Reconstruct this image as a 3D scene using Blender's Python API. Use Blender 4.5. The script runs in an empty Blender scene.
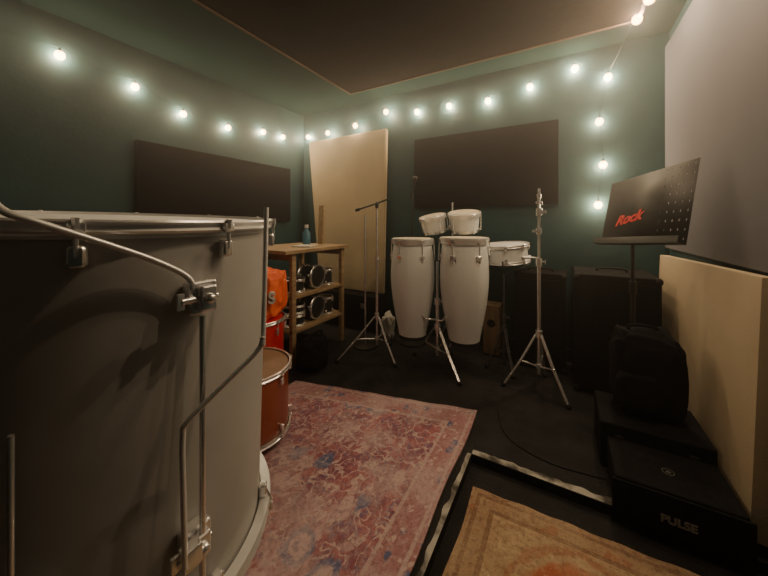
import bpy, bmesh, math, random
from mathutils import Vector, Matrix, Euler, noise
random.seed(4)
S = bpy.context.scene
COL = S.collection

# ------------------------------------------------------------ materials
def newmat(name):
    m = bpy.data.materials.new(name); m.use_nodes = True
    nt = m.node_tree; nt.nodes.clear()
    out = nt.nodes.new('ShaderNodeOutputMaterial')
    return m, nt, out
def N(nt, t, **kw):
    n = nt.nodes.new(t)
    for k, v in kw.items(): setattr(n, k, v)
    return n
def mat(name, c1, c2=None, rough=0.6, metal=0.0, scale=8.0, bump=0.0, detail=4, coat=0.0, bscale=None, stretch=None, spec=0.5, sheen=0.0, lo=.35, hi=.65):
    m, nt, out = newmat(name)
    b = N(nt, 'ShaderNodeBsdfPrincipled')
    b.inputs['Roughness'].default_value = rough
    b.inputs['Metallic'].default_value = metal
    b.inputs['Coat Weight'].default_value = coat
    b.inputs['Specular IOR Level'].default_value = spec
    b.inputs['Sheen Weight'].default_value = sheen
    tc = N(nt, 'ShaderNodeTexCoord'); mp = N(nt, 'ShaderNodeMapping')
    if stretch: mp.inputs['Scale'].default_value = stretch
    nt.links.new(tc.outputs['Object'], mp.inputs['Vector'])
    no = N(nt, 'ShaderNodeTexNoise'); no.inputs['Scale'].default_value = scale
    no.inputs['Detail'].default_value = detail
    nt.links.new(mp.outputs[0], no.inputs['Vector'])
    r = N(nt, 'ShaderNodeValToRGB')
    c2 = c2 or tuple(x*0.8 for x in c1)
    r.color_ramp.elements[0].position = lo; r.color_ramp.elements[1].position = hi
    r.color_ramp.elements[0].color = (*c2, 1); r.color_ramp.elements[1].color = (*c1, 1)
    nt.links.new(no.outputs['Fac'], r.inputs[0]); nt.links.new(r.outputs[0], b.inputs['Base Color'])
    if bump:
        n2 = N(nt, 'ShaderNodeTexNoise'); n2.inputs['Scale'].default_value = bscale or scale*6
        nt.links.new(mp.outputs[0], n2.inputs['Vector'])
        bp = N(nt, 'ShaderNodeBump'); bp.inputs['Strength'].default_value = bump; bp.inputs['Distance'].default_value = 0.01
        nt.links.new(n2.outputs['Fac'], bp.inputs['Height']); nt.links.new(bp.outputs[0], b.inputs['Normal'])
    nt.links.new(b.outputs[0], out.inputs[0])
    return m

M_teal = mat('teal_paint', (0.025,0.070,0.078), (0.018,0.053,0.060), rough=0.6, scale=2.5, bump=0.08, bscale=40, spec=.3)
M_ceil = mat('ceiling_paint', (0.013,0.036,0.035), (0.010,0.029,0.028), rough=0.95, scale=2, bump=0.1, spec=.05)
M_brown = mat('brown_board', (0.018,0.010,0.0075), (0.012,0.007,0.005), rough=0.95, scale=3, bump=0.2, spec=.03)
M_edge = mat('brown_wood_edging', (0.16,0.105,0.075), (0.11,0.07,0.05), rough=0.9, scale=5, bump=0.1, spec=.1)
M_blackfelt = mat('black_foam', (0.012,0.010,0.012), (0.008,0.007,0.009), rough=0.95, scale=5, bump=0.3, bscale=150, spec=.1)
M_grey = mat('grey_board', (0.125,0.125,0.148), (0.112,0.112,0.133), rough=0.9, scale=1.6, bump=0.06, bscale=160, spec=.2)
M_front = mat('dark_grey_paint', (0.06,0.065,0.07), (0.05,0.055,0.06), rough=0.8, scale=4, bump=0.15, bscale=60)
M_beige = mat('cream_fabric', (0.56,0.46,0.31), (0.49,0.40,0.265), rough=0.9, scale=3, bump=0.2, bscale=250)
M_beige2 = mat('pale_tan_fabric', (0.43,0.35,0.25), (0.38,0.305,0.215), rough=0.9, scale=3, bump=0.2, bscale=250)
M_chrome = mat('chrome', (0.90,0.90,0.91), (0.82,0.82,0.83), rough=0.26, metal=.82, scale=10)
M_bright = mat('bright_chrome', (0.82,0.82,0.83), (0.76,0.76,0.77), rough=0.32, metal=.5, scale=10)
M_steel = mat('worn_chrome', (0.80,0.80,0.82), (0.66,0.66,0.68), rough=0.32, metal=.8, scale=30)
M_dsteel = mat('dull_dark_steel', (0.16,0.16,0.17), (0.10,0.10,0.11), rough=0.5, metal=.8, scale=30)
M_black = mat('black_metal', (0.02,0.02,0.021), (0.014,0.014,0.015), rough=0.4, scale=20)
M_blackm = mat('black_vinyl', (0.008,0.008,0.010), (0.005,0.005,0.006), rough=0.85, scale=30, bump=0.25, bscale=300, spec=.15)
M_grille = mat('speaker_grille', (0.008,0.008,0.009), (0.004,0.004,0.005), rough=0.8, scale=120, bump=0.6, bscale=400, spec=.15)
M_cloth = mat('black_nylon', (0.008,0.008,0.010), (0.005,0.005,0.006), rough=0.95, scale=15, bump=0.4, bscale=30, spec=.12)
M_rubber = mat('black_rubber', (0.012,0.012,0.012), rough=0.85, scale=10, spec=.3)
M_pearl = mat('silver_satin_wrap', (0.42,0.415,0.41), (0.39,0.385,0.38), rough=0.5, scale=14, detail=3, coat=0.05)
M_white = mat('white_gloss_shell', (0.77,0.79,0.80), (0.73,0.75,0.76), rough=0.28, scale=3, coat=0.4)
M_head = mat('natural_skin_head', (0.70,0.63,0.52), (0.62,0.55,0.44), rough=0.6, scale=9)
M_brhead = mat('brown_stained_head', (0.26,0.14,0.08), (0.19,0.10,0.055), rough=0.6, scale=9)
M_whead = mat('coated_head', (0.72,0.74,0.76), (0.66,0.68,0.70), rough=0.55, scale=9)
M_amber = mat('amber_lacquer', (0.34,0.075,0.03), (0.20,0.04,0.018), rough=0.28, scale=5, coat=0.5, stretch=(1,1,0.15))
M_red = mat('red_lacquer', (0.70,0.025,0.03), (0.55,0.015,0.02), rough=0.3, scale=6, coat=0.4)
M_orange = mat('orange_cloth', (0.95,0.17,0.045), (0.80,0.12,0.03), rough=0.7, scale=6, bump=0.2, bscale=9)
M_whitec = mat('white_plastic', (0.7,0.7,0.68), (0.55,0.55,0.54), rough=0.5, scale=10, bump=0.3, bscale=20)
M_wood = mat('pine_wood', (0.40,0.28,0.16), (0.25,0.165,0.09), rough=0.6, scale=6, stretch=(6,1,6), bump=0.15)
M_wood2 = mat('dark_plywood', (0.22,0.14,0.085), (0.14,0.09,0.055), rough=0.6, scale=7, stretch=(4,4,0.6))
M_floor = mat('black_floor_carpet', (0.020,0.019,0.021), (0.009,0.008,0.010), rough=0.8, scale=7, bump=0.5, bscale=120, spec=.3)
M_tape = mat('worn_pale_nosing', (0.42,0.40,0.37), (0.07,0.065,0.06), rough=0.9, scale=9, detail=9, lo=.42, hi=.56, spec=.1)
M_teal2 = mat('blue_plastic', (0.05,0.18,0.28), (0.04,0.14,0.22), rough=0.4)
M_paper = mat('paper', (0.6,0.58,0.52), rough=0.8)
M_cable = mat('dark_cable', (0.02,0.028,0.028), rough=0.6)
M_redink = mat('red_print', (0.75,0.025,0.02), (.50,.015,.012), rough=0.6, scale=60)
M_greyink = mat('grey_print', (0.10,0.10,0.10), rough=0.6)
M_whiteink = mat('pale_print', (0.22,0.22,0.22), (.16,.16,.16), rough=0.6)

def glow(name, col, st):
    m, nt, out = newmat(name)
    e = N(nt,'ShaderNodeEmission'); e.inputs[0].default_value=(*col,1); e.inputs[1].default_value=st
    t = N(nt,'ShaderNodeBsdfTransparent'); a = N(nt,'ShaderNodeAddShader')
    nt.links.new(e.outputs[0],a.inputs[0]); nt.links.new(t.outputs[0],a.inputs[1]); nt.links.new(a.outputs[0],out.inputs[0])
    return m
M_bulb = glow('warm_bulb', (1.0,0.50,0.15), 12)

def perf():
    m, nt, out = newmat('perforated_black_steel')
    b=N(nt,'ShaderNodeBsdfPrincipled'); b.inputs['Base Color'].default_value=(0.016,0.016,0.018,1); b.inputs['Roughness'].default_value=0.55
    tc=N(nt,'ShaderNodeTexCoord'); sx=N(nt,'ShaderNodeSeparateXYZ'); nt.links.new(tc.outputs['UV'],sx.inputs[0])
    def ma(op,a,b_=None,):
        n=N(nt,'ShaderNodeMath',operation=op)
        for i,v in enumerate((a,b_)):
            if v is None: continue
            if isinstance(v,(int,float)): n.inputs[i].default_value=v
            else: nt.links.new(v,n.inputs[i])
        return n.outputs[0]
    fx=ma('SUBTRACT',ma('FRACT',ma('MULTIPLY',sx.outputs[0],15)),0.5)
    fy=ma('SUBTRACT',ma('FRACT',ma('MULTIPLY',sx.outputs[1],9)),0.5)
    d=ma('ADD',ma('MULTIPLY',fx,fx),ma('MULTIPLY',fy,ma('MULTIPLY',fy,.45)))
    hole=ma('LESS_THAN',d,0.010)
    reg=ma('GREATER_THAN',sx.outputs[0],0.66)
    h=ma('MULTIPLY',hole,reg)
    t=N(nt,'ShaderNodeBsdfTransparent'); mx=N(nt,'ShaderNodeMixShader')
    nt.links.new(h,mx.inputs[0]); nt.links.new(b.outputs[0],mx.inputs[1]); nt.links.new(t.outputs[0],mx.inputs[2])
    nt.links.new(mx.outputs[0],out.inputs[0]); return m
M_perf=perf()

def rugmat(name, field1, field2, motifs, border, guard, su, sv, bw, wear, wearcol, medallion=None, fl=1.0):
    m, nt, out = newmat(name)
    b=N(nt,'ShaderNodeBsdfPrincipled'); b.inputs['Roughness'].default_value=0.95; b.inputs['Specular IOR Level'].default_value=0.15
    uv=N(nt,'ShaderNodeTexCoord'); sx=N(nt,'ShaderNodeSeparateXYZ'); nt.links.new(uv.outputs['UV'],sx.inputs[0])
    def ma(op,a,b_=None,c=None):
        n=N(nt,'ShaderNodeMath',operation=op)
        for i,v in enumerate((a,b_,c)):
            if v is None: continue
            if isinstance(v,(int,float)): n.inputs[i].default_value=v
            else: nt.links.new(v,n.inputs[i])
        return n.outputs[0]
    def mix(f,c1,c2):
        n=N(nt,'ShaderNodeMix',data_type='RGBA')
        nt.links.new(f,n.inputs['Factor'])
        for k,v in ((6,c1),(7,c2)):
            if isinstance(v,tuple): n.inputs[k].default_value=(*v,1)
            else: nt.links.new(v,n.inputs[k])
        return n.outputs[2]
    def ramp(v,a,b_):
        r=N(nt,'ShaderNodeMapRange'); r.clamp=True; r.interpolation_type='SMOOTHSTEP'
        r.inputs[1].default_value=a; r.inputs[2].default_value=b_; nt.links.new(v,r.inputs[0]); return r.outputs[0]
    U,V=sx.outputs[0],sx.outputs[1]
    xu=ma('ABSOLUTE',ma('SUBTRACT',U,su/2)); xv=ma('ABSOLUTE',ma('SUBTRACT',V,sv/2))
    du=ma('SUBTRACT',su/2,xu); dv=ma('SUBTRACT',sv/2,xv); d=ma('MINIMUM',du,dv)
    cv=N(nt,'ShaderNodeCombineXYZ'); nt.links.new(xu,cv.inputs[0]); nt.links.new(xv,cv.inputs[1])
    warp=N(nt,'ShaderNodeTexNoise'); warp.inputs['Scale'].default_value=18; warp.inputs['Detail'].default_value=3; nt.links.new(uv.outputs['UV'],warp.inputs['Vector'])
    vm=N(nt,'ShaderNodeVectorMath',operation='MULTIPLY_ADD'); nt.links.new(warp.outputs['Color'],vm.inputs[0]); vm.inputs[1].default_value=(.08,.08,0); nt.links.new(cv.outputs[0],vm.inputs[2])
    def vor(scale):
        v=N(nt,'ShaderNodeTexVoronoi'); v.inputs['Scale'].default_value=scale; nt.links.new(vm.outputs[0],v.inputs['Vector']); return v
    def noi(scale,src,det=3,ro=.6):
        n=N(nt,'ShaderNodeTexNoise'); n.inputs['Scale'].default_value=scale; n.inputs['Detail'].default_value=det; n.inputs['Roughness'].default_value=ro; nt.links.new(src,n.inputs['Vector']); return n.outputs['Fac']
    v1=vor(11); v2=vor(26); v3=vor(5.5)
    f=mix(ramp(noi(7,vm.outputs[0]),.44,.56),field1,field2)
    sc=ma('ABSOLUTE',ma('SUBTRACT',noi(13,vm.outputs[0],1),0.5))
    f=mix(ma('MULTIPLY',ma('SUBTRACT',1.0,ramp(sc,.014,.035)),.8*fl),f,motifs[0])
    sc2=ma('ABSOLUTE',ma('SUBTRACT',noi(24,vm.outputs[0],1),0.47))
    f=mix(ma('MULTIPLY',ma('SUBTRACT',1.0,ramp(sc2,.012,.03)),.6*fl),f,motifs[3])
    sel=N(nt,'ShaderNodeSeparateColor'); nt.links.new(v3.outputs['Color'],sel.inputs[0])
    big=ma('GREATER_THAN',sel.outputs[0],0.45)
    f=mix(ma('MULTIPLY',ma('SUBTRACT',1.0,ramp(v3.outputs[0],.34,.42)),ma('MULTIPLY',big,.9*fl)),f,motifs[1])
    f=mix(ma('MULTIPLY',ma('SUBTRACT',1.0,ramp(v3.outputs[0],.20,.27)),.85*fl),f,motifs[2])
    f=mix(ma('MULTIPLY',ma('SUBTRACT',1.0,ramp(v3.outputs[0],.07,.12)),.8*fl),f,motifs[3])
    f=mix(ma('MULTIPLY',ma('SUBTRACT',1.0,ramp(v1.outputs[0],.18,.26)),.65*fl),f,motifs[2])
    f=mix(ma('MULTIPLY',ma('SUBTRACT',1.0,ramp(v2.outputs[0],.2,.3)),.55*fl),f,motifs[3])
    if medallion:
        q=ma('ADD',ma('POWER',ma('DIVIDE',xu,medallion[1]),2.0),ma('POWER',ma('DIVIDE',ma('ABSOLUTE',ma('SUBTRACT',V,medallion[3])),medallion[2]),2.0))
        q=ma('ADD',q,ma('MULTIPLY',warp.outputs['Fac'],.6))
        ring=ma('MULTIPLY',ramp(q,1.35,1.42),ma('SUBTRACT',1.0,ramp(q,1.6,1.68)))
        f=mix(ma('MULTIPLY',ring,.6),f,motifs[1])
        f=mix(ma('MULTIPLY',ma('SUBTRACT',1.0,ramp(q,1.0,1.25)),.85),f,medallion[0])
    bd=mix(ma('MULTIPLY',ma('SUBTRACT',1.0,ramp(v1.outputs[0],.22,.3)),.8),border,motifs[1])
    bd=mix(ma('MULTIPLY',ma('SUBTRACT',1.0,ramp(v2.outputs[0],.2,.3)),.8),bd,motifs[0])
    inb=ma('LESS_THAN',d,bw); f=mix(inb,f,bd)
    for (a0,a1) in ((bw-0.005,bw+0.012),(0.022,0.038)):
        g=ma('MULTIPLY',ma('GREATER_THAN',d,a0),ma('LESS_THAN',d,a1)); f=mix(ma('MULTIPLY',g,.75),f,guard)
    w1=ramp(noi(3.2,uv.outputs['UV'],9,.68),.44,.62)
    f=mix(ma('MULTIPLY',w1,wear),f,wearcol)
    w2=ramp(noi(34,uv.outputs['UV'],6,.8),.47,.62)
    f=mix(ma('MULTIPLY',w2,wear*.8),f,wearcol)
    w3=ramp(noi(60,uv.outputs['UV'],6,.8),.50,.60)
    f=mix(ma('MULTIPLY',w3,.3),f,(0.06,0.04,0.05))
    n4=noi(240,uv.outputs['UV'])
    bp=N(nt,'ShaderNodeBump'); bp.inputs['Strength'].default_value=0.5; bp.inputs['Distance'].default_value=0.004
    nt.links.new(n4,bp.inputs['Height']); nt.links.new(bp.outputs[0],b.inputs['Normal'])
    nt.links.new(f,b.inputs['Base Color'])
    nt.links.new(b.outputs[0],out.inputs[0]); return m
M_rug1=rugmat('red_distressed_rug',(0.38,0.13,0.15),(0.26,0.095,0.13),
    [(0.58,0.45,0.43),(0.06,0.12,0.27),(0.58,0.40,0.40),(0.14,0.12,0.24)],(0.38,0.19,0.21),(0.52,0.40,0.39),1.55,2.35,0.16,0.64,(0.54,0.41,0.42))
M_rug2=rugmat('tan_worn_rug',(0.46,0.325,0.20),(0.40,0.275,0.17),
    [(0.22,0.12,0.075),(0.32,0.12,0.07),(0.53,0.41,0.27),(0.24,0.14,0.085)],(0.34,0.22,0.14),(0.19,0.095,0.06),0.76,1.76,0.085,0.36,(0.51,0.39,0.265),
    medallion=((0.40,0.10,0.05),0.20,0.24,1.38),fl=.45)

# ------------------------------------------------------------ geometry helpers
def merge(bm, tmp, mtx=None):
    if mtx is not None: bmesh.ops.transform(tmp, matrix=mtx, verts=tmp.verts)
    me = bpy.data.meshes.new('t'); tmp.to_mesh(me); tmp.free(); bm.from_mesh(me); bpy.data.meshes.remove(me)
def box(bm, c, s, rot=None, bev=0.0, seg=2):
    t = bmesh.new(); bmesh.ops.create_cube(t, size=1)
    bmesh.ops.scale(t, vec=s, verts=t.verts)
    if bev: bmesh.ops.bevel(t, geom=t.edges[:], offset=bev, segments=seg, affect='EDGES', profile=0.7)
    M = Matrix.Translation(c)
    if rot is not None: M = M @ (rot.to_matrix().to_4x4() if isinstance(rot, Euler) else rot.to_4x4())
    merge(bm, t, M)
def lathe(bm, prof, seg=48, mtx=None, closed=False):
    t = bmesh.new(); rings=[]
    for r,z in prof:
        rings.append([t.verts.new((max(r,0.0004)*math.cos(2*math.pi*i/seg), max(r,0.0004)*math.sin(2*math.pi*i/seg), z)) for i in range(seg)])
    k=len(rings); pairs=[(i,i+1) for i in range(k-1)]+([(k-1,0)] if closed else [])
    for a,b_ in pairs:
        for i in range(seg):
            j=(i+1)%seg; t.faces.new((rings[a][i],rings[a][j],rings[b_][j],rings[b_][i]))
    bmesh.ops.recalc_face_normals(t, faces=t.faces)
    merge(bm, t, mtx)
def tube(bm, pts, r, seg=10, mtx=None, cap=True):
    pts=[Vector(p) for p in pts]; n=len(pts)
    rs = r if isinstance(r,(list,tuple)) else [r]*n
    t=bmesh.new(); rings=[]; up=None
    for i,p in enumerate(pts):
        d=(pts[min(i+1,n-1)]-pts[max(i-1,0)]).normalized()
        if up is None:
            up = Vector((0,0,1)) if abs(d.z)<0.9 else Vector((1,0,0))
        x=up-d*up.dot(d)
        if x.length<1e-5: x=d.orthogonal()
        x.normalize(); y=d.cross(x); up=x
        rings.append([t.verts.new(p+(x*math.cos(2*math.pi*k/seg)+y*math.sin(2*math.pi*k/seg))*rs[i]) for k in range(seg)])
    for i in range(n-1):
        for k in range(seg):
            j=(k+1)%seg; t.faces.new((rings[i][k],rings[i][j],rings[i+1][j],rings[i+1][k]))
    if cap: t.faces.new(rings[0][::-1]); t.faces.new(rings[-1])
    bmesh.ops.recalc_face_normals(t, faces=t.faces)
    merge(bm,t,mtx)
def cyl(bm,p0,p1,r,r2=None,seg=16): tube(bm,[p0,p1],[r,r if r2 is None else r2],seg)
def ball(bm,c,r,sc=(1,1,1),seg=16):
    t=bmesh.new(); bmesh.ops.create_uvsphere(t,u_segments=seg,v_segments=max(8,seg//2),radius=r)
    merge(bm,t,Matrix.Translation(c)@Matrix.Diagonal((*sc,1)))
def smooth_pts(pts,n=8):
    pts=[Vector(p) for p in pts]; P=[pts[0]*2-pts[1]]+pts+[pts[-1]*2-pts[-2]]; o=[]
    for i in range(1,len(P)-2):
        for k in range(n):
            t=k/n; a,b,c,d=P[i-1],P[i],P[i+1],P[i+2]
            o.append(0.5*((2*b)+(c-a)*t+(2*a-5*b+4*c-d)*t*t+(3*b-a-3*c+d)*t**3))
    o.append(pts[-1]); return o
def wloc(o):
    v=Vector((0,0,0))
    while o: v+=o.location; o=o.parent
    return v
def fin(bm,name,m,parent=None,world=True,origin=None,label=None,cat=None,group=None,kind=None,angle=38):
    me=bpy.data.meshes.new(name)
    if parent is not None:
        if world: bmesh.ops.translate(bm,vec=-wloc(parent),verts=bm.verts)
    else:
        if origin is None:
            xs=[v.co for v in bm.verts]
            origin=Vector(((min(c.x for c in xs)+max(c.x for c in xs))/2,(min(c.y for c in xs)+max(c.y for c in xs))/2,min(c.z for c in xs)))
        bmesh.ops.translate(bm,vec=-Vector(origin),verts=bm.verts)
    bm.to_mesh(me); bm.free()
    for p in me.polygons: p.use_smooth=True
    me.set_sharp_from_angle(angle=math.radians(angle))
    me.materials.append(m)
    o=bpy.data.objects.new(name,me); COL.objects.link(o)
    if parent is not None: o.parent=parent
    else: o.location=origin
    if label: o['label']=label
    if cat: o['category']=cat
    if group: o['group']=group
    if kind: o['kind']=kind
    return o
def empty(name,loc,label,cat,rot=None,group=None):
    e=bpy.data.objects.new(name,None); e.empty_display_size=0.05; COL.objects.link(e); e.location=loc
    if rot is not None: e.rotation_euler=rot
    e['label']=label; e['category']=cat
    if group: e['group']=group
    return e
def text(name,body,size,mtx,m,parent,label=None,ext=0.0008,shear=0.0,bold=0.0):
    cu=bpy.data.curves.new('t','FONT'); cu.body=body; cu.size=size; cu.extrude=ext; cu.align_x='CENTER'; cu.align_y='CENTER'; cu.shear=shear; cu.offset=bold
    o=bpy.data.objects.new('t',cu); COL.objects.link(o)
    me=bpy.data.meshes.new_from_object(o); bpy.data.objects.remove(o)
    bm=bmesh.new(); bm.from_mesh(me); bmesh.ops.transform(bm,matrix=mtx,verts=bm.verts)
    return fin(bm,name,m,parent,label=label)

# ------------------------------------------------------------ room shell
XL,XR,YB,YF,ZC=-2.80,0.64,2.85,-1.6,2.42
EX,EY,ZP=-.375,1.48,-.04
def slab(name,c,s,m):
    bm=bmesh.new(); box(bm,c,s); return fin(bm,name,m,kind='structure')
slab('floor',((XL+XR)/2,(YB+YF)/2,ZP-.05),(XR-XL+.2,YB-YF+.2,0.1),M_floor)
bm=bmesh.new()
pts=[(XL,YF),(EX,YF),(EX,EY),(XR,EY),(XR,YB),(XL,YB)]
lo=[bm.verts.new((x,y,ZP+.0005)) for x,y in pts]; hi=[bm.verts.new((x,y,0)) for x,y in pts]
bm.faces.new(hi); bm.faces.new(lo[::-1])
for i in range(6): bm.faces.new((lo[i],lo[(i+1)%6],hi[(i+1)%6],hi[i]))
bmesh.ops.recalc_face_normals(bm,faces=bm.faces)
fin(bm,'floor',M_floor,kind='structure')
slab('ceiling',((XL+XR)/2,(YB+YF)/2,ZC+0.05),(XR-XL+.2,YB-YF+.2,0.1),M_ceil)
slab('wall_left',(XL-.05,(YB+YF)/2,ZC/2-.05),(.1,YB-YF+.2,ZC+.1),M_teal)
slab('wall_right',(XR+.05,(YB+YF)/2,ZC/2-.05),(.1,YB-YF+.2,ZC+.1),M_teal)
slab('wall_back',((XL+XR)/2,YB+.05,ZC/2-.05),(XR-XL,.1,ZC+.1),M_teal)
slab('wall_front',((XL+XR)/2,YF-.05,ZC/2-.05),(XR-XL,.1,ZC+.1),M_front)
slab('baseboard_back',((XL+XR)/2,YB-.008,.05),(XR-XL,.016,.10),M_black)
slab('baseboard_left',(XL+.008,(YB+YF)/2,.05),(.016,YB-YF-.05,.10),M_black)
def nosing(name,p0,p1,w,n=40):
    bm=bmesh.new(); p0=Vector(p0);p1=Vector(p1); d=(p1-p0).normalized(); s=Vector((-d.y,d.x,0)); L=[];R=[]
    for i in range(n+1):
        p=p0.lerp(p1,i/n); j=.012*noise.noise(Vector((i*.35,p0.x*9,0)))
        L.append(bm.verts.new(p+s*(w+j))); R.append(bm.verts.new(p+s*.001))
    for i in range(n): bm.faces.new((L[i],R[i],R[i+1],L[i+1]))
    r=bmesh.ops.extrude_face_region(bm,geom=bm.faces[:])
    for v in r['geom']:
        if isinstance(v,bmesh.types.BMVert): v.co.z+=.0008
    bmesh.ops.recalc_face_normals(bm,faces=bm.faces)
    fin(bm,name,M_tape,kind='structure')
nosing('trim_1',(EX,YF+.02,.0003),(EX,EY,.0003),.020,160)
nosing('trim_2',(EX,EY+.002,.0003),(.17,EY+.002,.0003),.034,50)

# acoustic boards
def panel(c,s,m,label,bev=0.008,name='acoustic_panel'):
    bm=bmesh.new(); box(bm,c,s,bev=bev); return fin(bm,name,m,label=label,cat='acoustic panel')
panel((-0.65,YB-.0275,1.575),(1.24,.055,.67),M_blackfelt,'black foam acoustic panel fixed to the teal end wall')
panel((XL+.0285,1.83,1.41),(.055,1.50,.61),M_blackfelt,'long black foam acoustic panel on the teal side wall')
panel((XR-.0185,1.1,1.61),(.036,3.4,1.37),M_grey,'large plain grey insulation board covering the side wall')
bm=bmesh.new()
pts=[(-1.60,.36),(-1.585,2.07),(-2.66,2.06),(-2.46,.36)]
fr=[bm.verts.new((x,YB-.10+ (0.035*(z-.36)/1.7),z)) for x,z in pts]; bk=[bm.verts.new((x,YB-.055+(0.045*(z-.36)/1.7),z)) for x,z in pts]
bm.faces.new(fr); bm.faces.new(bk[::-1])
for i in range(4): bm.faces.new((fr[i],fr[(i+1)%4],bk[(i+1)%4],bk[i]))
bmesh.ops.recalc_face_normals(bm,faces=bm.faces)
bmesh.ops.bevel(bm,geom=bm.edges[:],offset=.008,segments=2,affect='EDGES')
fin(bm,'acoustic_panel',M_beige,label='tall cream fabric board leaning on the end wall above black case',cat='acoustic panel')
bm=bmesh.new(); box(bm,(.575,2.12,.463),(.05,1.24,.87),rot=Euler((math.radians(-1.8),math.radians(2.5),0)),bev=.008)
fin(bm,'acoustic_panel',M_beige2,label='cream fabric acoustic board standing on the floor against side wall',cat='acoustic panel')
ecp=empty('ceiling_panel',(-.68,.45,ZC-.10),'large dark brown board with lighter edging fixed under the ceiling','ceiling panel')
bm=bmesh.new(); box(bm,(-.68,.45,ZC-.05),(2.14,3.88,.10),bev=.006); fin(bm,'board',M_brown,ecp)
for c,s in (((-1.755,.45,ZC-.052),(.018,3.90,.106)),((-.68,2.395,ZC-.052),(2.17,.018,.106)),((.395,.45,ZC-.052),(.018,3.90,.106))):
    bm=bmesh.new(); box(bm,c,s,bev=.003); fin(bm,'edging',M_edge,ecp)

# ------------------------------------------------------------ string lights
left=[(-2.77,.25,2.19),(-2.77,.676,2.16),(-2.77,1.076,2.11),(-2.77,1.415,2.01),(-2.77,1.819,2.0),(-2.77,2.218,2.06),(-2.77,2.489,2.07)]
back=[(-2.70,2.82,2.14),(-2.356,2.78,2.13),(-1.96,2.77,2.15),(-1.58,2.78,2.236),(-1.25,2.82,2.189),(-.924,2.82,2.186),(-.572,2.82,2.165),(-.236,2.82,2.215),(.08,2.82,2.29),(.289,2.82,2.175)]
side=[(.377,2.32,2.29),(.396,2.12,2.28),(.32,1.6,2.24),(.24,1.2,2.26),(.16,.85,2.24)]
hang=[(.27,2.82,2.04),(.235,2.81,1.85),(.258,2.81,1.525),(.228,2.81,1.228)]
def string(pts,label,power,skip=(),scale=None):
    e=empty('string_light',pts[0],label,'string lights')
    cp=[]
    for i,p in enumerate(pts):
        p=Vector(p)+Vector((0,0,.045)); cp.append(p)
        if i<len(pts)-1:
            q=Vector(pts[i+1])+Vector((0,0,.045)); m=(p+q)/2
            if abs(p.z-q.z)<.25: m.z-=.02
            cp.append(m)
    bm=bmesh.new(); tube(bm,smooth_pts(cp,5),.0013,6); fin(bm,'cable',M_cable,e)
    for i,p in enumerate(pts):
        if i in skip: continue
        p=Vector(p)
        bm=bmesh.new(); cyl(bm,p+Vector((0,0,.018)),p+Vector((0,0,.048)),.006,.005,10); fin(bm,'bulb_socket',M_cable,e)
        bm=bmesh.new(); ball(bm,p,.026,(1,1,1.1),14); fin(bm,'bulb',M_bulb,e)
        L=bpy.data.lights.new('bulb_light','POINT'); L.energy=power*random.uniform(.85,1.25)*(scale(i) if scale else 1); L.color=(1,.745,.455); L.shadow_soft_size=.011
        lo=bpy.data.objects.new('bulb_light',L); COL.objects.link(lo); lo.parent=e; lo.location=p-e.location
nl_=len(left); nb_=len(back)
string(left+back+side,'warm white festoon string lights looped along the tops of the walls',6.4,scale=lambda i:(.45 if i==0 else .85) if i<nl_ else (1.0 if i<nl_+nb_ else (1.0 if i<nl_+nb_+2 else 2.2)))
string(hang,'short string of warm bulbs hanging down the end wall corner',4.2,skip=(0,))

# ------------------------------------------------------------ rugs
def rug(name,corners,m,label,su,sv,nu=40,nv=60,thick=.009,z0=0.0):
    bm=bmesh.new(); uvl=bm.loops.layers.uv.new('UVMap')
    A,B,C,D=[Vector((*c,z0)) for c in corners]
    g=[]
    for j in range(nv+1):
        row=[]
        for i in range(nu+1):
            s,t=i/nu,j/nv
            p=(A*(1-s)+B*s)*(1-t)+(D*(1-s)+C*s)*t
            e=.005*math.sin(t*23)+.003*math.sin(s*31)
            p=p+Vector((e if i in(0,nu) else 0, e if j in (0,nv) else 0, thick+.0015*math.sin(s*9+t*5)))
            row.append(bm.verts.new(p))
        g.append(row)
    for j in range(nv):
        for i in range(nu):
            f=bm.faces.new((g[j][i],g[j][i+1],g[j+1][i+1],g[j+1][i]))
            for l,(a,b_) in zip(f.loops,((i,j),(i+1,j),(i+1,j+1),(i,j+1))): l[uvl].uv=(a/nu*su,b_/nv*sv)
    rim=[e for e in bm.edges if e.is_boundary]
    r=bmesh.ops.extrude_edge_only(bm,edges=rim)
    for v in r['geom']:
        if isinstance(v,bmesh.types.BMVert): v.co.z=z0+0.0005
    bmesh.ops.recalc_face_normals(bm,faces=bm.faces)
    return fin(bm,name,m,label=label,cat='rug')
rug('rug',[(-1.64,-.55),(-.40,-.55),(-.425,1.83),(-1.59,1.55)],M_rug1,'worn red patterned area rug with blue and cream motifs',1.55,2.35)
rug('rug',[(-.335,-.42),(.44,-.42),(.44,1.37),(-.33,1.345)],M_rug2,'threadbare tan rug with rust red ornament and border',0.76,1.76,z0=ZP)
bm=bmesh.new(); tube(bm,smooth_pts([(-.33,1.90,.003),(-.28,1.74,.003),(-.2,1.65,.003),(-.05,1.60,.003),(.1,1.61,.003),(.16,1.62,.003)],8),.0022,8)
fin(bm,'cable',M_rubber,label='thin black audio cable snaking over the floor',cat='cable')

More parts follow.
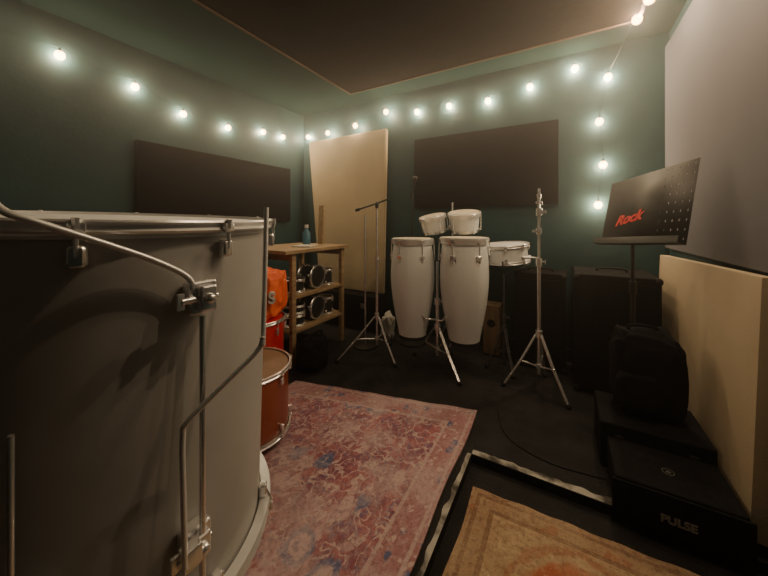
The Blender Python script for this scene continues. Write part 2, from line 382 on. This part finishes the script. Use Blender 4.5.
# ------------------------------------------------------------ drums
def drum(name,loc,label,r,h,shellm,headm,nl,rot=None,off=0.0,group=None,cat='drum',hoopw=.024,hoopm=None,k=None,hoopb=None,rb=0.0):
    hoopm=hoopm or M_chrome
    e=empty(name,loc,label,cat,rot,group)
    bm=bmesh.new(); lathe(bm,[(r-.008,.012),(r,.012),(r,h-.012),(r-.008,h-.012)],96,closed=True); fin(bm,'shell',shellm,e,False)
    for z,nm in ((h,1),(0,-1)):
        bm=bmesh.new()
        if nm==1: lathe(bm,[(0,h-.006),(r-.012,h-.006),(r-.003,h-.008),(r+.003,h-.02),(r+.003,h-.026)],96)
        else: lathe(bm,[(0,.006),(r-.012,.006),(r+.003,.018),(r+.003,.026)],96)
        fin(bm,'drumhead',headm,e,False)
        hw=hoopw if nm==1 else (hoopb or hoopw); x=0 if nm==1 else rb
        bm=bmesh.new(); zz=h-hw if nm==1 else 0
        lathe(bm,[(r+.004,zz),(r+.011+x,zz),(r+.013+x,zz+hw*.2),(r+.009+x,zz+hw*.4),(r+.009+x,zz+hw*.65),(r+.014+x,zz+hw*.85),(r+.012+x,zz+hw),(r+.004,zz+hw)],96,closed=True)
        fin(bm,'hoop',hoopm,e,False)
    kk=k if k is not None else min(1,h/.35)
    for i in range(nl):
        a=off+2*math.pi*i/nl; R=Matrix.Rotation(a,4,'Z')
        for s in (1,-1):
            bm=bmesh.new()
            def zz(d): return (h-d) if s==1 else d
            x=0 if s==1 else rb
            box(bm,(r+.014+x,0,zz(hoopw*.6)),(.010,.018,hoopw*.8),bev=.003)
            cyl(bm,(r+.016+x,0,zz(.02)),(r+.016,0,zz(.075*kk)),.003,seg=8)
            cyl(bm,(r+.016+x,0,zz(-.002)),(r+.016+x,0,zz(.012)),.005,seg=8)
            box(bm,(r+.009,0,zz(.075*kk)),(.018,.018,.045*kk),bev=.007,seg=3)
            bmesh.ops.transform(bm,matrix=R,verts=bm.verts)
            fin(bm,'tension_lug',M_chrome,e,False)
    return e

DC=Vector((-.805,.274,.447))
big=drum('floor_drum',DC,'large silver grey drum with chrome hoops standing on tall legs',.28,.668,M_pearl,M_whead,10,rot=Euler((0,math.radians(2.4),0)),off=math.radians(9),hoopw=.019,hoopm=M_bright,k=.62,hoopb=.030,rb=.012)
BR=big.rotation_euler.to_matrix().to_4x4().inverted()
def bigpart(bm,name,m,label=None):
    bmesh.ops.translate(bm,vec=-DC,verts=bm.verts); bmesh.ops.transform(bm,matrix=BR,verts=bm.verts)
    return fin(bm,name,m,big,False,label=label)
def bracket(ang,z,name='leg_bracket'):
    bm=bmesh.new(); c=Vector((DC.x+.295*math.cos(ang)+.042*(z-DC.z),DC.y+.292*math.sin(ang),z)); R=Matrix.Rotation(ang,3,'Z')
    box(bm,c,(.024,.042,.05),rot=R,bev=.007,seg=3)
    box(bm,c+R@Vector((.014,0,0)),(.022,.026,.038),rot=R,bev=.006,seg=3)
    d=R@Vector((0,1,0)); cyl(bm,c+R@Vector((.014,0,0))-d*.035,c+R@Vector((.014,0,0))+d*.018,.005)
    box(bm,c+R@Vector((.014,-.036,0)),(.006,.010,.024),rot=R,bev=.002)
    ball(bm,c+R@Vector((.027,0,0)),.008,seg=12)
    return bigpart(bm,name,M_chrome)
bracket(0.0,.985); bracket(0.0,.60); bracket(math.radians(-35),.62); bracket(math.radians(125),.6); bracket(math.radians(-125),.6)
bm=bmesh.new(); tube(bm,smooth_pts([(-.482,.262,.98),(-.482,.255,1.015),(-.488,.215,1.045),(-.498,.159,1.074),(-.508,.105,1.100),(-.517,.081,1.114),(-.540,.074,1.14),(-.556,.072,1.19)],6),.0042,12)
bigpart(bm,'support_arm',M_bright,'curved chrome arm')
bm=bmesh.new(); ball(bm,(-.556,.073,1.165),.013,(1,1,1.5)); bigpart(bm,'arm_knob',M_rubber)
def leg(x,y,ztop,name='leg',r=.0045):
    bm=bmesh.new(); cyl(bm,(x,y,.03),(x,y,ztop),r,seg=14); o=bigpart(bm,name,M_chrome)
    bm=bmesh.new(); lathe(bm,[(0,.0112),(.014,.0112),(.013,.03),(.008,.045),(0,.045)],16,Matrix.Translation((x,y,0)))
    bmesh.ops.translate(bm,vec=-DC,verts=bm.verts); bmesh.ops.transform(bm,matrix=BR,verts=bm.verts); fin(bm,'rubber_foot',M_rubber,o,False)
leg(-.485,.276,.955); leg(-.538,.092,.86,r=.003)
a=math.radians(125); leg(DC.x+.322*math.cos(a),DC.y+.322*math.sin(a),.8)
a=math.radians(-125); leg(DC.x+.322*math.cos(a),DC.y+.322*math.sin(a),.8)
bm=bmesh.new(); tube(bm,smooth_pts([(-.472,.244,.60),(-.474,.242,.72),(-.475,.242,.79),(-.470,.247,.812),(-.446,.29,.855),(-.425,.329,.893),(-.420,.336,.915)],6),.0040,12)
bigpart(bm,'bent_rod',M_bright,'bent chrome rod')
bm=bmesh.new(); tube(bm,[(-.420,.336,.90),(-.433,.350,1.0),(-.446,.364,1.125)],.0040,12); bigpart(bm,'upright_rod',M_bright,'thin upright rod')
bm=bmesh.new(); box(bm,(-.479,.255,.605),(.02,.026,.03),bev=.004); bigpart(bm,'rod_clamp',M_chrome)

at=drum('floor_tom',(-1.40,1.02,.045),'amber lacquered floor tom with chrome lugs standing on the red rug',.205,.33,M_amber,M_brhead,8,off=.2,k=.7)
for k in range(3):
    a=math.radians(-30+120*k); x,y=.232*math.cos(a),.232*math.sin(a)
    bm=bmesh.new(); box(bm,(x*.94,y*.94,.20),(.03,.03,.04),rot=Matrix.Rotation(a,3,'Z'),bev=.005); cyl(bm,(x,y,-.02),(x,y,.28),.005,seg=12)
    l=fin(bm,'leg',M_chrome,at,False)
    bm=bmesh.new(); cyl(bm,(x,y,-.034),(x,y,-.005),.012,.008); fin(bm,'rubber_foot',M_rubber,l,False)
drum('bass_drum',(-1.82,1.40,.001),'red lacquered drum standing upright beside the wooden shelf',.18,.45,M_red,M_red,8,off=.1)
def blob(c,s,seed,amp=.12,sub=5,fs=2.2,pw=.75,rid=0.0,st=(1,1,1)):
    bm=bmesh.new(); bmesh.ops.create_icosphere(bm,subdivisions=sub,radius=1)
    for v in bm.verts:
        q=Vector((v.co.x*st[0],v.co.y*st[1],v.co.z*st[2]))
        n=noise.noise(q*fs+Vector((seed,0,0)))+.5*noise.noise(q*fs*2.4+Vector((0,seed,0)))
        if rid: n-=rid*abs(noise.noise(q*fs*1.7+Vector((seed,seed,0))))
        p=Vector([math.copysign(abs(x)**pw,x) for x in v.co])
        v.co=p*(1+amp*n)
        v.co=Vector((v.co.x*s[0],v.co.y*s[1],max(v.co.z,-.92)*s[2]))+Vector(c)
    return bm
eb=empty('carrier_bag',(-1.82,1.42,.451),'draped orange fabric bag with white print on the red drum','bag')
fin(blob((-1.805,1.43,.612),(.155,.155,.172),7,.14,6,2.6,.68,.8,(1,1,.35)),'bag_body',M_orange,eb,angle=80)
text('print','S',.095,Matrix.Translation((-1.622,1.365,.61))@Matrix.Rotation(math.radians(55),4,'Z')@Matrix.Rotation(math.radians(90),4,'X'),M_whitec,eb,'white printed letter',.026,bold=.003)

# ------------------------------------------------------------ congas
def conga(loc,label,rt,rb,rmin,h):
    e=empty('conga',loc,label,'conga drum',group='white congas on the double stand')
    prof=[]
    for i in range(29):
        t=i/28; z=h*t*.965
        if t<.66: r=rmin+(rb-rmin)*math.sin(t/.66*math.pi/2)**1.15
        else: r=rb-(rb-rt)*((t-.66)/.34)**1.8
        prof.append((r,z))
    bm=bmesh.new(); lathe(bm,prof+[(rt-.012,h*.965)]+[(max(p[0]-.012,.02),p[1]) for p in prof[::-1]],64,closed=True); fin(bm,'shell',M_white,e,False)
    bm=bmesh.new(); lathe(bm,[(rmin-.012,-.004),(rmin+.004,-.004),(rmin+.006,.016),(rmin+.001,.018)],64); fin(bm,'rubber_base',M_rubber,e,False)
    bm=bmesh.new(); lathe(bm,[(0,h+.006),(rt-.01,h+.004),(rt+.002,h-.004),(rt+.005,h-.03)],64); fin(bm,'drumhead',M_head,e,False)
    bm=bmesh.new(); R=rt+.010
    lathe(bm,[(R-.004,h-.045),(R+.003,h-.046),(R+.005,h-.02),(R+.010,h-.008),(R+.008,h+.002),(R-.001,h-.006),(R-.004,h-.02)],64,closed=True); fin(bm,'hoop',M_bright,e,False)
    for i in range(6):
        a=2*math.pi*i/6+.35; Rm=Matrix.Rotation(a,4,'Z')
        bm=bmesh.new()
        tube(bm,[(rt+.020,0,h-.018),(rt+.024,0,h-.07),(rt+.024,0,h-.17)],.0042,8)
        box(bm,(rt+.020,0,h-.02),(.012,.03,.022),bev=.004)
        box(bm,(rt+.018,0,h-.135),(.026,.032,.026),bev=.006,seg=3)
        box(bm,(rt+.009,0,h-.16),(.008,.045,.07),bev=.003)
        cyl(bm,(rt+.024,0,h-.155),(rt+.024,0,h-.172),.008,seg=6)
        bmesh.ops.transform(bm,matrix=Rm,verts=bm.verts)
        fin(bm,'tuning_lug',M_chrome,e,False)
    return e
conga((-1.030,2.236,.205),'white lacquered conga with chrome hardware and skin head',.145,.172,.105,.765)
conga((-.635,2.285,.22),'slightly wider white conga with chrome hardware and skin head',.158,.176,.110,.765)

def tripod(name,loc,feet,zhub,zlow,ztop,label,cat,m=M_steel,rp=.011,footm=None,rl=.007,ztube=None,group=None):
    e=empty(name,loc,label,cat,group=group); c=Vector((loc[0],loc[1],0))
    zb=zlow-.05
    bm=bmesh.new(); cyl(bm,(c.x,c.y,zb),(c.x,c.y,ztube or (ztop*.55)),rp); cyl(bm,(c.x,c.y,(ztube or ztop*.55)-.02),(c.x,c.y,ztop),rp*.7)
    fin(bm,'pole',m,e)
    bm=bmesh.new(); zc=(ztube or ztop*.55); cyl(bm,(c.x,c.y,zc-.03),(c.x,c.y,zc+.02),rp*1.6); cyl(bm,(c.x,c.y,zc),(c.x+.035,c.y-.01,zc),.005); box(bm,(c.x+.038,c.y-.01,zc),(.006,.012,.03),bev=.002); fin(bm,'height_clamp',m,e)
    bm=bmesh.new(); cyl(bm,(c.x,c.y,zhub-.02),(c.x,c.y,zhub+.025),rp*1.8); fin(bm,'leg_collar',m,e)
    bm=bmesh.new(); cyl(bm,(c.x,c.y,zlow-.015),(c.x,c.y,zlow+.015),rp*1.6); fin(bm,'leg_collar',m,e)
    for f in feet:
        f=Vector((f[0],f[1],.012)); top=Vector((c.x,c.y,zhub)); d=(f-top)
        s=d.copy(); s.z=0; s.normalize(); pp=Vector((-s.y,s.x,0))*.006
        bm=bmesh.new()
        for q in (pp,-pp): tube(bm,[top+s*.018+q,top+d*.5+q*.9,f+q*.6],rl*.62,8)
        mid=top+d*.52; low=Vector((c.x,c.y,zlow))+s*.014
        tube(bm,[low,mid],rl*.7,8); ball(bm,mid,rl*1.1,seg=10)
        l=fin(bm,'leg',m,e)
        bm=bmesh.new(); ball(bm,f+Vector((0,0,.002)),.0135,(1.2,1,1),12); fin(bm,'rubber_foot',footm or M_rubber,l,True)
    return e
cs=tripod('conga_stand',(-.832,2.258,0),[(-1.06,2.34),(-.60,2.06),(-.80,2.50)],.30,.13,.80,'chrome double conga tripod stand','drum stand',m=M_chrome,rp=.014,rl=.010,ztube=.5)
for sx,(hx,hy) in ((-1,(-.90,2.17)),(1,(-.76,2.17))):
    bm=bmesh.new(); tube(bm,smooth_pts([(-.832,2.245,.36),(-.832+.02*sx,2.19,.37),(hx,hy,.38),(hx+.03*sx,hy-.02,.42)],6),.008,10); fin(bm,'cradle_arm',M_chrome,cs)

def bongo(loc,r,h,label,rot):
    e=empty('bongo',loc,label,'bongo drum',rot,'white bongos on a stand')
    bm=bmesh.new(); lathe(bm,[(r*.86,0),(r*.93,h*.4),(r,h*.93),(r-.01,h*.93),(r*.86-.01,0)],48,closed=True); fin(bm,'shell',M_white,e,False)
    bm=bmesh.new(); lathe(bm,[(0,h+.004),(r-.006,h+.002),(r+.003,h-.02)],48); fin(bm,'drumhead',M_head,e,False)
    bm=bmesh.new(); lathe(bm,[(r+.003,h-.035),(r+.009,h-.035),(r+.012,h-.004),(r+.006,h)],48,closed=True); fin(bm,'hoop',M_bright,e,False)
    bm=bmesh.new(); lathe(bm,[(r*.86+.002,0),(r*.86+.009,0),(r*.87+.009,.022),(r*.87+.002,.022)],48,closed=True); fin(bm,'bottom_hoop',M_chrome,e,False)
    for i in range(5):
        a=2*math.pi*i/5+.5
        bm=bmesh.new(); tube(bm,[(r+.015,0,h-.02),(r*.93+.018,0,.0)],.0035,8); box(bm,(r*.9+.015,0,.012),(.014,.02,.018),bev=.003); bmesh.ops.transform(bm,matrix=Matrix.Rotation(a,4,'Z'),verts=bm.verts); fin(bm,'tension_rod',M_chrome,e,False)
    return e
bongo((-.950,2.53,1.01),.105,.15,'small white bongo with skin head',Euler((.22,-.12,0)))
bongo((-.705,2.565,1.025),.122,.16,'larger white bongo with skin head',Euler((.22,.02,0)))
bs=tripod('bongo_stand',(-.832,2.63,0),[(-1.0,2.77),(-.68,2.77),(-.84,2.59)],.32,.14,1.27,'chrome bongo stand with upright rod','drum stand',rp=.010)
bm=bmesh.new(); box(bm,(-.832,2.61,1.06),(.04,.05,.03),bev=.005); fin(bm,'mounting_clamp',M_steel,bs)

drum('snare_drum',(-.385,2.60,.785),'white snare drum with chrome hoops on a stand',.158,.145,M_white,M_whead,8,rot=Euler((math.radians(4),math.radians(-4),0)),off=.15,k=.5,hoopm=M_bright)
ss=tripod('snare_stand',(-.385,2.47,0),[(-.50,2.41),(-.30,2.34),(-.39,2.53)],.30,.13,.70,'dull dark folding stand under the snare drum','drum stand',m=M_dsteel,rp=.010)
for k in range(3):
    a=math.radians(30+120*k); bm=bmesh.new()
    tube(bm,smooth_pts([(-.385,2.47,.70),(-.385+.10*math.cos(a),2.56+.10*math.sin(a),.735),(-.385+.183*math.cos(a),2.60+.183*math.sin(a),.765+.01*math.cos(a)),(-.385+.185*math.cos(a),2.60+.185*math.sin(a),.81+.01*math.cos(a))],5),.006,8); fin(bm,'basket_arm',M_dsteel,ss)
ec=empty('cajon',(-.51,2.72,0),'narrow dark plywood box drum standing on the floor','cajon')
bm=bmesh.new(); box(bm,(-.51,2.72,.215),(.13,.16,.40),bev=.006); fin(bm,'body',M_wood2,ec)
bm=bmesh.new(); lathe(bm,[(0,0),(.030,0),(.032,.002),(.030,.003)],32,Matrix.Translation((-.51,2.6395,.27))@Matrix.Rotation(math.radians(90),4,'X')); fin(bm,'sound_hole',M_rubber,ec,label='dark round sound hole')
for sx in(-1,1):
    for sy in(-1,1):
        bm=bmesh.new(); cyl(bm,(-.51+.05*sx,2.72+.06*sy,0.001),(-.51+.05*sx,2.72+.06*sy,.018),.010); fin(bm,'rubber_foot',M_rubber,ec)

# ------------------------------------------------------------ microphone stands
ms=tripod('microphone_stand',(-1.30,2.137,0),[(-1.53,1.91),(-1.10,2.08),(-1.33,2.42)],.34,.16,1.23,'black and chrome microphone stand with short boom arm','microphone stand',rp=.010,ztube=.8)
bm=bmesh.new(); tube(bm,[(-1.43,2.06,1.20),(-1.30,2.137,1.25),(-1.21,2.19,1.29)],.007,10); ball(bm,(-1.30,2.137,1.245),.018); cyl(bm,(-1.30,2.137,1.21),(-1.30,2.137,1.25),.013); cyl(bm,(-1.45,2.05,1.192),(-1.42,2.066,1.204),.013)
fin(bm,'boom_arm',M_black,ms)
ms2=empty('microphone_stand',(-1.52,2.30,0),'thin grey straight microphone stand with round base','microphone stand')
bm=bmesh.new(); cyl(bm,(-1.52,2.30,.02),(-1.52,2.30,1.16),.008); fin(bm,'pole',M_steel,ms2)
bm=bmesh.new(); lathe(bm,[(0,0.001),(.11,.001),(.11,.012),(.02,.025),(0,.03)],40,Matrix.Translation((-1.52,2.30,0))); fin(bm,'base',M_black,ms2)
ms3=empty('microphone_stand',(-1.19,2.58,0),'black microphone stand with mic pointing above the congas','microphone stand')
bm=bmesh.new(); cyl(bm,(-1.19,2.58,.02),(-1.19,2.58,1.36),.008); fin(bm,'pole',M_black,ms3)
bm=bmesh.new(); lathe(bm,[(0,0.001),(.12,.001),(.12,.012),(.02,.025),(0,.03)],40,Matrix.Translation((-1.19,2.58,0))); fin(bm,'base',M_black,ms3)
bm=bmesh.new(); tube(bm,[(-1.22,2.60,1.33),(-1.16,2.55,1.41),(-1.13,2.50,1.45)],.006); fin(bm,'boom_arm',M_black,ms3)
bm=bmesh.new(); cyl(bm,(-1.15,2.52,1.42),(-1.12,2.48,1.47),.012,.016); ball(bm,(-1.115,2.475,1.48),.022); fin(bm,'microphone',M_black,ms3)
cy=tripod('cymbal_stand',(-.137,2.28,0),[(.03,2.12),(-.345,2.20),(-.11,2.47)],.36,.15,1.32,'chrome cymbal stand without a cymbal','cymbal stand',m=M_chrome,rp=.012,ztube=.84,rl=.009)
def cpart(name,fn):
    bm=bmesh.new(); fn(bm); fin(bm,name,M_chrome,cy)
cpart('tilter',lambda b:(cyl(b,(-.137,2.28,1.14),(-.137,2.28,1.19),.019),box(b,(-.11,2.27,1.165),(.035,.008,.02),bev=.003)))
cpart('washer',lambda b:cyl(b,(-.137,2.28,1.22),(-.137,2.28,1.235),.022))
cpart('wing_nut',lambda b:cyl(b,(-.137,2.28,1.25),(-.137,2.28,1.285),.010,.016))
cpart('side_arm',lambda b:(tube(b,[(-.137,2.28,.86),(-.19,2.25,.865),(-.23,2.23,.865)],.007),ball(b,(-.23,2.23,.865),.012)))
cpart('tube_clamp',lambda b:(cyl(b,(-.137,2.28,1.02),(-.137,2.28,1.06),.018),box(b,(-.16,2.27,1.04),(.035,.008,.018),bev=.003)))

# ------------------------------------------------------------ music stand
BL=Vector((.185,2.14,.975)); w=Vector((.245,-.33,.03)); w.normalize(); hh=Vector((.06,.085,.36)); hh=(hh-w*hh.dot(w)).normalized(); nn=w.cross(hh).normalized()
W_,H_=.45,.39
mst=empty('music_stand',(.335,2.18,0),'black perforated music stand with red lettering on its desk','music stand')
bm=bmesh.new(); uvl=bm.loops.layers.uv.new('UVMap')
q=[BL,BL+w*W_,BL+w*W_+hh*H_,BL+hh*H_*.92]; vs=[bm.verts.new(p) for p in q]; f=bm.faces.new(vs)
for l,uv in zip(f.loops,((0,0),(1,0),(1,1),(0,1))): l[uvl].uv=uv
me_d=fin(bm,'desk',M_perf,mst)
sol=me_d.modifiers.new('s','SOLIDIFY'); sol.thickness=.002
R3=Matrix((w,hh,nn)).transposed()
bm=bmesh.new()
box(bm,BL+w*W_/2-hh*.004+nn*.02,(W_,.004,.045),rot=R3,bev=.001)
box(bm,BL+w*W_/2+hh*.012+nn*.041,(W_,.028,.003),rot=R3,bev=.001)
fin(bm,'lip',M_black,mst)
T4=R3.to_4x4(); cmid=BL+w*.145+hh*.135+nn*.003
text('lettering','Rock',.070,Matrix.Translation(cmid)@T4@Matrix.Rotation(math.radians(12),4,'Z'),M_redink,mst,'red slanted lettering',shear=.6,bold=.0032)
ctr=BL+w*W_/2+hh*H_/2-nn*.03
bm=bmesh.new()
cyl(bm,(.335,2.18,.04),(.335,2.18,.75),.012); cyl(bm,(.335,2.18,.73),(.335,2.18,1.06),.009); tube(bm,[(.335,2.18,1.05),ctr,ctr+nn*.026],.009)
fin(bm,'pole',M_black,mst)
bm=bmesh.new(); box(bm,ctr+nn*.02,(.09,.09,.012),rot=R3,bev=.004); fin(bm,'tilt_bracket',M_black,mst)
bm=bmesh.new(); cyl(bm,(.335,2.18,.70),(.335,2.18,.77),.018); fin(bm,'height_clamp',M_black,mst)
for fx in((.335,2.06),(.22,2.24),(.45,2.24)):
    bm=bmesh.new(); tube(bm,[(.335,2.18,.32),((.335*.4+fx[0]*.6),(2.18*.4+fx[1]*.6),.12),(fx[0],fx[1],.012)],.008); fin(bm,'leg',M_black,mst)

# ------------------------------------------------------------ speakers & cases
def cabinet(x0,x1,y0,y1,h,label):
    e=empty('speaker_cabinet',((x0+x1)/2,(y0+y1)/2,0),label,'speaker'); cx,cy_=(x0+x1)/2,(y0+y1)/2
    bm=bmesh.new(); box(bm,(cx,cy_,h/2+.012),(x1-x0,y1-y0,h-.024),bev=.012,seg=3); fin(bm,'body',M_blackm,e)
    bm=bmesh.new(); box(bm,(cx,y0-.004,h/2),(x1-x0-.05,.014,h-.09),bev=.005); fin(bm,'grille',M_grille,e)
    for zc in (h*.30,h*.70):
        bm=bmesh.new(); rr=min((x1-x0)*.36,h*.19); lathe(bm,[(rr-.012,0),(rr,.0),(rr,.006),(rr-.012,.006)],48,Matrix.Translation((cx,y0-.010,zc))@Matrix.Rotation(math.radians(90),4,'X'),closed=True); fin(bm,'speaker_ring',M_blackm,e)
    for sx in (x0,x1):
        for sy in (y0,y1):
            for z in (.02,h-.008):
                bm=bmesh.new(); ball(bm,(sx+(.014 if sx==x0 else -.014),sy+(.014 if sy==y0 else -.014),z+(.008 if z<.1 else -.012)),.024,seg=12); fin(bm,'corner_protector',M_rubber,e)
    bm=bmesh.new(); tube(bm,smooth_pts([(cx-.08,cy_,h-.003),(cx-.07,cy_,h+.02),(cx+.07,cy_,h+.02),(cx+.08,cy_,h-.003)],5),.007); fin(bm,'handle',M_rubber,e)
    for sx in(-1,1):
        for sy in(-1,1):
            bm=bmesh.new(); cyl(bm,(cx+sx*(x1-x0)*.4,cy_+sy*(y1-y0)*.38,.001),(cx+sx*(x1-x0)*.4,cy_+sy*(y1-y0)*.38,.016),.016); fin(bm,'rubber_foot',M_rubber,e)
    return e
cabinet(-.32,.02,2.57,2.82,.72,'tall black speaker cabinet with dark grille by end wall')
cabinet(.065,.50,2.37,2.78,.765,'wide black speaker cabinet in the room corner')
eb=empty('equipment_case',(.335,1.85,0),'low black equipment case under the gear bag','case')
bm=bmesh.new(); box(bm,(.335,1.85,.105),(.38,.30,.20),bev=.01,seg=3); fin(bm,'body',M_blackm,eb)
for dx in(-.12,.12):
    bm=bmesh.new(); box(bm,(.335+dx,1.695,.14),(.03,.012,.04),bev=.003); fin(bm,'latch',M_rubber,eb)
am=empty('amplifier',(.34,1.56,0),'flat black power amplifier with printed front lettering','amplifier')
bm=bmesh.new(); box(bm,(.345,1.565,.08),(.35,.25,.145),bev=.008,seg=3); fin(bm,'body',M_blackm,am)
bm=bmesh.new(); box(bm,(.345,1.436,.08),(.37,.010,.13),bev=.003); fin(bm,'front_plate',M_blackm,am)
for sx in(-1,1):
    for sy in(-1,1):
        bm=bmesh.new(); cyl(bm,(.345+.14*sx,1.575+.065*sy,.001),(.345+.14*sx,1.575+.065*sy,.012),.014); fin(bm,'rubber_foot',M_rubber,am)
text('lettering','PULSE',.036,Matrix.Translation((.345,1.4295,.062))@Matrix.Rotation(math.radians(90),4,'X'),M_whiteink,am,'pale printed lettering',bold=.0014)
em=Vector((.345,1.555,.1532))
bm=bmesh.new()
for k in range(5):
    a=2*math.pi*k/5
    v=[bm.verts.new((em.x+r_*math.cos(a+d),em.y+r_*math.sin(a+d),em.z)) for r_,d in ((.005,-.6),(.013,0),(.005,.6))]; c=bm.verts.new(em); bm.faces.new((c,*v))
lathe(bm,[(.016,0),(.019,0),(.019,.0006),(.016,.0006)],40,Matrix.Translation(em),closed=True)
fin(bm,'emblem',M_greyink,am,label='pale round emblem')
bp=empty('backpack',(.325,1.86,.206),'soft boxy black nylon gear bag resting on the equipment case','bag')
bm=blob((.335,1.88,.395),(.128,.095,.20),8,.11,5,1.9,.40,.5); fin(bm,'bag_body',M_cloth,bp,angle=80)
bm=blob((.29,1.79,.33),(.076,.028,.08),5,.08,4,1.6,.4); fin(bm,'front_pocket',M_cloth,bp,angle=80)
bm=bmesh.new(); tube(bm,smooth_pts([(.27,1.87,.57),(.28,1.865,.61),(.37,1.865,.61),(.38,1.87,.57)],6),.008); fin(bm,'handle',M_cloth,bp)

bc=empty('equipment_case',(-2.10,2.72,0),'long low black case beneath the beige board','case')
bm=bmesh.new(); box(bm,(-2.10,2.715,.178),(1.0,.22,.350),bev=.01); fin(bm,'body',M_blackm,bc)
for dx in(-.3,0.35):
    bm=bmesh.new(); box(bm,(-2.10+dx,2.602,.25),(.05,.01,.05),bev=.003); fin(bm,'latch',M_steel,bc)
fin(blob((-1.42,2.53,.112),(.06,.055,.12),2,.4,4,2.4),'carrier_bag',M_whitec,label='crumpled white plastic bag on floor',cat='bag',angle=80)
sb=empty('gear_bag',(-1.64,1.78,0),'slumped black soft drum bag on the floor','bag')
fin(blob((-1.63,1.75,.118),(.10,.12,.125),6,.2,5,1.8),'bag_body',M_cloth,sb,angle=80)
bm=bmesh.new(); tube(bm,smooth_pts([(-1.60,1.69,.22),(-1.58,1.71,.28),(-1.58,1.79,.28),(-1.60,1.81,.22)],6),.008); fin(bm,'handle',M_cloth,sb)

# ------------------------------------------------------------ wooden shelf table
st=empty('shelf_table',(-2.04,2.0,0),'rough pine shelving table holding spare drums','shelf')
bm=bmesh.new(); box(bm,(-2.04,1.96,.875),(.62,.76,.026),bev=.003); fin(bm,'tabletop',M_wood,st)
for z in(.52,.255):
    bm=bmesh.new(); box(bm,(-2.04,2.0,z),(.54,.64,.022),bev=.002); fin(bm,'shelf_board',M_wood,st)
for x in(-1.785,-2.29):
    for y in(1.70,2.30):
        bm=bmesh.new(); box(bm,(x,y,.432),(.034,.04,.862),bev=.003); fin(bm,'post',M_wood,st)
for y in (1.70,2.30):
    bm=bmesh.new(); box(bm,(-2.04,y,.83),(.47,.02,.06),bev=.002); fin(bm,'rail',M_wood,st)
tilt=Euler((0,math.radians(90),.1))
for (x,y,z,r,h,l,rot) in ((-1.90,1.82,.532,.078,.11,'small black tom stored on the upper shelf',None),(-1.97,2.01,.631,.086,.15,'black tom with chrome hoop lying on its side',tilt),(-1.90,2.20,.532,.065,.14,'small black drum on the upper shelf',None),
        (-1.90,1.82,.267,.080,.09,'black snare drum stored on lower shelf',None),(-1.90,1.82,.364,.078,.07,'shallow black drum stacked on another drum',None),(-1.96,2.01,.366,.085,.14,'small black drum lying on its side on lower shelf',tilt),(-1.90,2.20,.267,.065,.15,'narrow black drum on the lower shelf',None)):
    drum('tom_drum',(x,y,z),l,r,h,M_black,M_black,6,rot=rot,group='spare drums on the shelves',off=.3,hoopw=.018)
be=empty('spray_bottle',(-2.05,2.12,.889),'blue plastic bottle with cap on the pine tabletop','bottle')
bm=bmesh.new(); lathe(bm,[(0,.889),(.034,.889),(.036,.90),(.036,1.0),(.015,1.03),(.014,1.045),(0,1.045)],28,Matrix.Translation((-2.05,2.12,0))); fin(bm,'bottle_body',M_teal2,be)
bm=bmesh.new(); cyl(bm,(-2.05,2.12,1.045),(-2.05,2.12,1.075),.017); fin(bm,'cap',M_whitec,be)
bm=bmesh.new(); box(bm,(-1.93,1.98,.894),(.16,.20,.010),rot=Euler((0,0,.4)),bev=.001); fin(bm,'notepad',M_paper,label='loose pad of paper on the pine tabletop',cat='paper')
bm=bmesh.new(); box(bm,(-2.03,2.30,1.075),(.06,.02,.37),rot=Euler((-.03,.02,0)),bev=.002); fin(bm,'wood_offcut',M_wood,label='narrow wooden offcut standing on the tabletop',cat='plank')

# ------------------------------------------------------------ camera, world
cam=bpy.data.cameras.new('camera'); cam.lens=310/768*36; cam.sensor_width=36; cam.shift_y=-66/768; cam.clip_start=.02
co=bpy.data.objects.new('camera',cam); COL.objects.link(co); co.location=(0,0,1.10); co.rotation_euler=(math.radians(90),0,math.radians(30)); S.camera=co
wd=bpy.data.worlds.new('world'); S.world=wd; wd.use_nodes=True; nt=wd.node_tree
nt.nodes['Background'].inputs[0].default_value=(.02,.025,.03,1)
vs_=nt.nodes.new('ShaderNodeVolumeScatter'); vs_.inputs['Density'].default_value=.038; vs_.inputs['Anisotropy'].default_value=.8
nt.links.new(vs_.outputs[0],nt.nodes['World Output'].inputs['Volume'])
